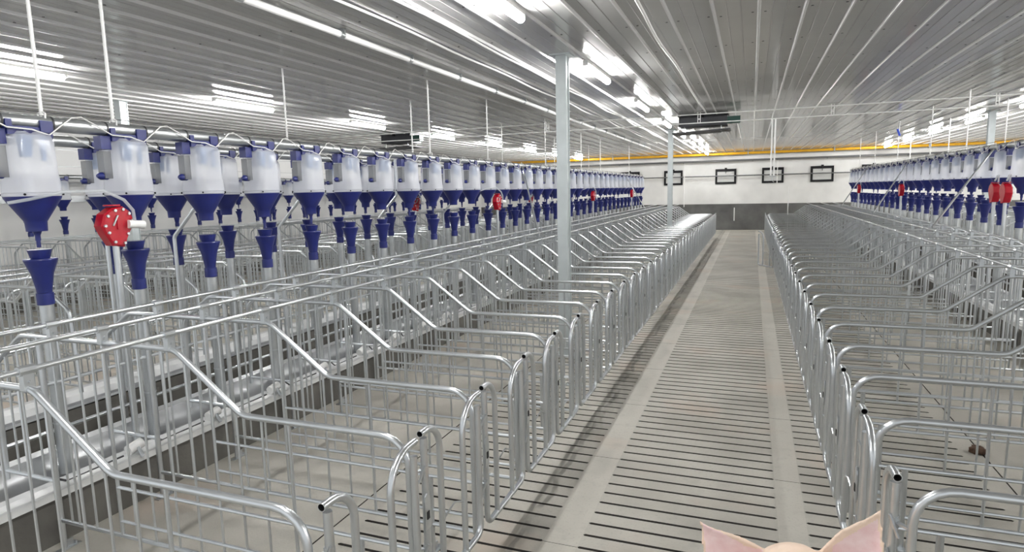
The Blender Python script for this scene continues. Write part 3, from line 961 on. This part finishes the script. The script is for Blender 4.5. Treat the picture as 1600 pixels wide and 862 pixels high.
# ------------------------------------------------------------------ the pig sitting in the aisle
def pig():
    bm = bmesh.new()

    def ball(c, r, sc=(1, 1, 1)):
        mt = Matrix.Translation(c) @ Matrix.Diagonal((r * sc[0], r * sc[1], r * sc[2], 1))
        bmesh.ops.create_icosphere(bm, subdivisions=3, radius=1.0, matrix=mt)

    def limb(pts, sc=(1, 1, 1), step=.25):
        for (a, ra), (b, rb) in zip(pts[:-1], pts[1:]):
            a, b = Vector(a), Vector(b)
            k = max(2, int((b - a).length / (min(ra, rb) * step)))
            for i in range(k + 1):
                u = i / k
                ball(a.lerp(b, u), ra + (rb - ra) * u, sc)
    # trunk from shoulder down to the rump on the floor
    limb([((.155, 2.06, .60), .160), ((.165, 2.20, .50), .180), ((.175, 2.40, .37), .200), ((.185, 2.58, .25), .205), ((.19, 2.68, .205), .190)])
    # neck and skull, cheeks, snout raised a little
    limb([((.155, 2.08, .64), .150), ((.155, 1.98, .74), .130), ((.155, 1.90, .805), .112)])
    ball((.155, 1.885, .815), .112, (1.0, .95, .98))
    limb([((.155, 1.86, .78), .100), ((.155, 1.76, .735), .074), ((.155, 1.66, .70), .058), ((.155, 1.62, .69), .056)])
    ball((.155, 1.605, .688), .060, (1, .35, .92))
    ball((.085, 1.88, .74), .070); ball((.225, 1.88, .74), .070)
    limb([((.155, 1.84, .68), .062), ((.155, 1.70, .648), .040)])
    for sx in (-1, 1):
        cx = .155 + sx * .105
        limb([((cx, 2.08, .55), .092), ((cx + sx * .012, 2.02, .34), .060), ((cx + sx * .012, 2.00, .20), .043), ((cx + sx * .010, 1.985, .075), .040)])
        ball((cx + sx * .010 - .016, 1.965, .035), .034, (.7, 1.2, 1)); ball((cx + sx * .010 + .016, 1.965, .035), .034, (.7, 1.2, 1))
        hx = .185 + sx * .150
        limb([((hx, 2.60, .20), .130), ((hx + sx * .02, 2.45, .20), .100), ((hx + sx * .02, 2.36, .12), .066), ((hx + sx * .015, 2.50, .06), .046)])
        limb([((hx + sx * .015, 2.50, .06), .044), ((hx + sx * .015, 2.30, .042), .038)])
        ball((hx + sx * .015, 2.255, .034), .034, (1.1, 1.3, 1))
    # ears: thick leaf-shaped sheets
    def ear(up, low, depth, root):
        n, q = 14, 8

        def at(curve, u):
            t = u * (len(curve) - 1)
            i = min(int(t), len(curve) - 2)
            return Vector(curve[i]).lerp(Vector(curve[i + 1]), t - i)
        F, B = [], []
        for i in range(n + 1):
            u = i / n
            a, b = at(up, u), at(low, u)
            for j in range(q + 1):
                v = j / q
                p = a.lerp(b, v)
                cup = depth * 4 * v * (1 - v) * (1 - u * .8)
                y = root - (.03 * u) + cup
                th = .010 * (1 - .55 * u)
                F.append(bm.verts.new((p.x, y - th, p.y)))
                B.append(bm.verts.new((p.x, y + th, p.y)))
        w = q + 1
        for i in range(n):
            for j in range(q):
                bm.faces.new((F[i * w + j], F[i * w + j + 1], F[(i + 1) * w + j + 1], F[(i + 1) * w + j]))
                bm.faces.new((B[i * w + j], B[(i + 1) * w + j], B[(i + 1) * w + j + 1], B[i * w + j + 1]))
        for i in range(n):
            bm.faces.new((F[i * w], F[(i + 1) * w], B[(i + 1) * w], B[i * w]))
            bm.faces.new((F[i * w + q], B[i * w + q], B[(i + 1) * w + q], F[(i + 1) * w + q]))
        for j in range(q):
            bm.faces.new((F[j], B[j], B[j + 1], F[j + 1]))
            bm.faces.new((F[n * w + j], F[n * w + j + 1], B[n * w + j + 1], B[n * w + j]))
    ear([(.095, .868), (.057, .881), (.02, .901), (-.017, .915), (-.063, .925), (-.096, .934), (-.125, .950)],
        [(.105, .77), (.052, .735), (-.012, .714), (-.073, .733), (-.109, .801), (-.118, .875), (-.125, .946)], .045, 1.93)
    ear([(.205, .880), (.221, .908), (.24, .942), (.268, .985), (.315, 1.023), (.347, 1.05), (.366, 1.076)],
        [(.205, .79), (.235, .775), (.302, .770), (.368, .831), (.386, .914), (.372, 1.008), (.364, 1.070)], .045, 1.93)
    me = bpy.data.meshes.new('pig_raw')
    bmesh.ops.recalc_face_normals(bm, faces=bm.faces)
    bm.to_mesh(me); bm.free()
    ob = bpy.data.objects.new('pig_raw', me)
    C.objects.link(ob)
    rm = ob.modifiers.new('r', 'REMESH'); rm.mode = 'VOXEL'; rm.voxel_size = .0065; rm.use_smooth_shade = True
    sm = ob.modifiers.new('s', 'SMOOTH'); sm.factor = .5; sm.iterations = 5
    dg = bpy.context.evaluated_depsgraph_get()
    out = bpy.data.meshes.new_from_object(ob.evaluated_get(dg))
    bpy.data.objects.remove(ob)
    out.name = 'pig'
    out.materials.clear()
    out.materials.append(M['skin']); out.materials.append(M['ear_pink']); out.materials.append(M['hoof'])
    for p in out.polygons:
        c, nn = p.center, p.normal
        dx = abs(c.x - (.145 if c.x < .15 else .165))
        p.use_smooth = True
        p.material_index = 0
        if c.x < .15:
            edge = -.109 - .009 * max(0, (c.z - .801)) / .074
            inner = edge + .010 < c.x < .065
        else:
            edge = .386 - .014 * max(0, c.z - .914) / .094 if c.z > .914 else .368 + .018 * (c.z - .831) / .083
            inner = .235 < c.x < edge - .010
        if inner and c.y < 1.975 and nn.y < -.25 and c.z > .72 and dx > .085:
            up = (.905 - (c.x + .02) * .55 if c.x < 0 else .885) if c.x < .15 else .90 + (c.x - .22) * 1.05
            if c.z < up - .006:
                p.material_index = 1
        if c.z < .042 and (c.y < 2.02 or 2.2 < c.y < 2.3):
            p.material_index = 2
    root = link('pig', out)
    tag(root, 'pink pig sitting in the aisle facing the camera, only its ears in view', 'pig')
    for sx in (-1, 1):
        bm2 = bmesh.new()
        bmesh.ops.create_icosphere(bm2, subdivisions=3, radius=.013)
        e = bpy.data.meshes.new('eye'); bm2.to_mesh(e); bm2.free()
        e.materials.append(M['black'])
        for p in e.polygons:
            p.use_smooth = True
        link('eye', e, root, (.155 + sx * .072, 1.795, .790))
    return root


pig()
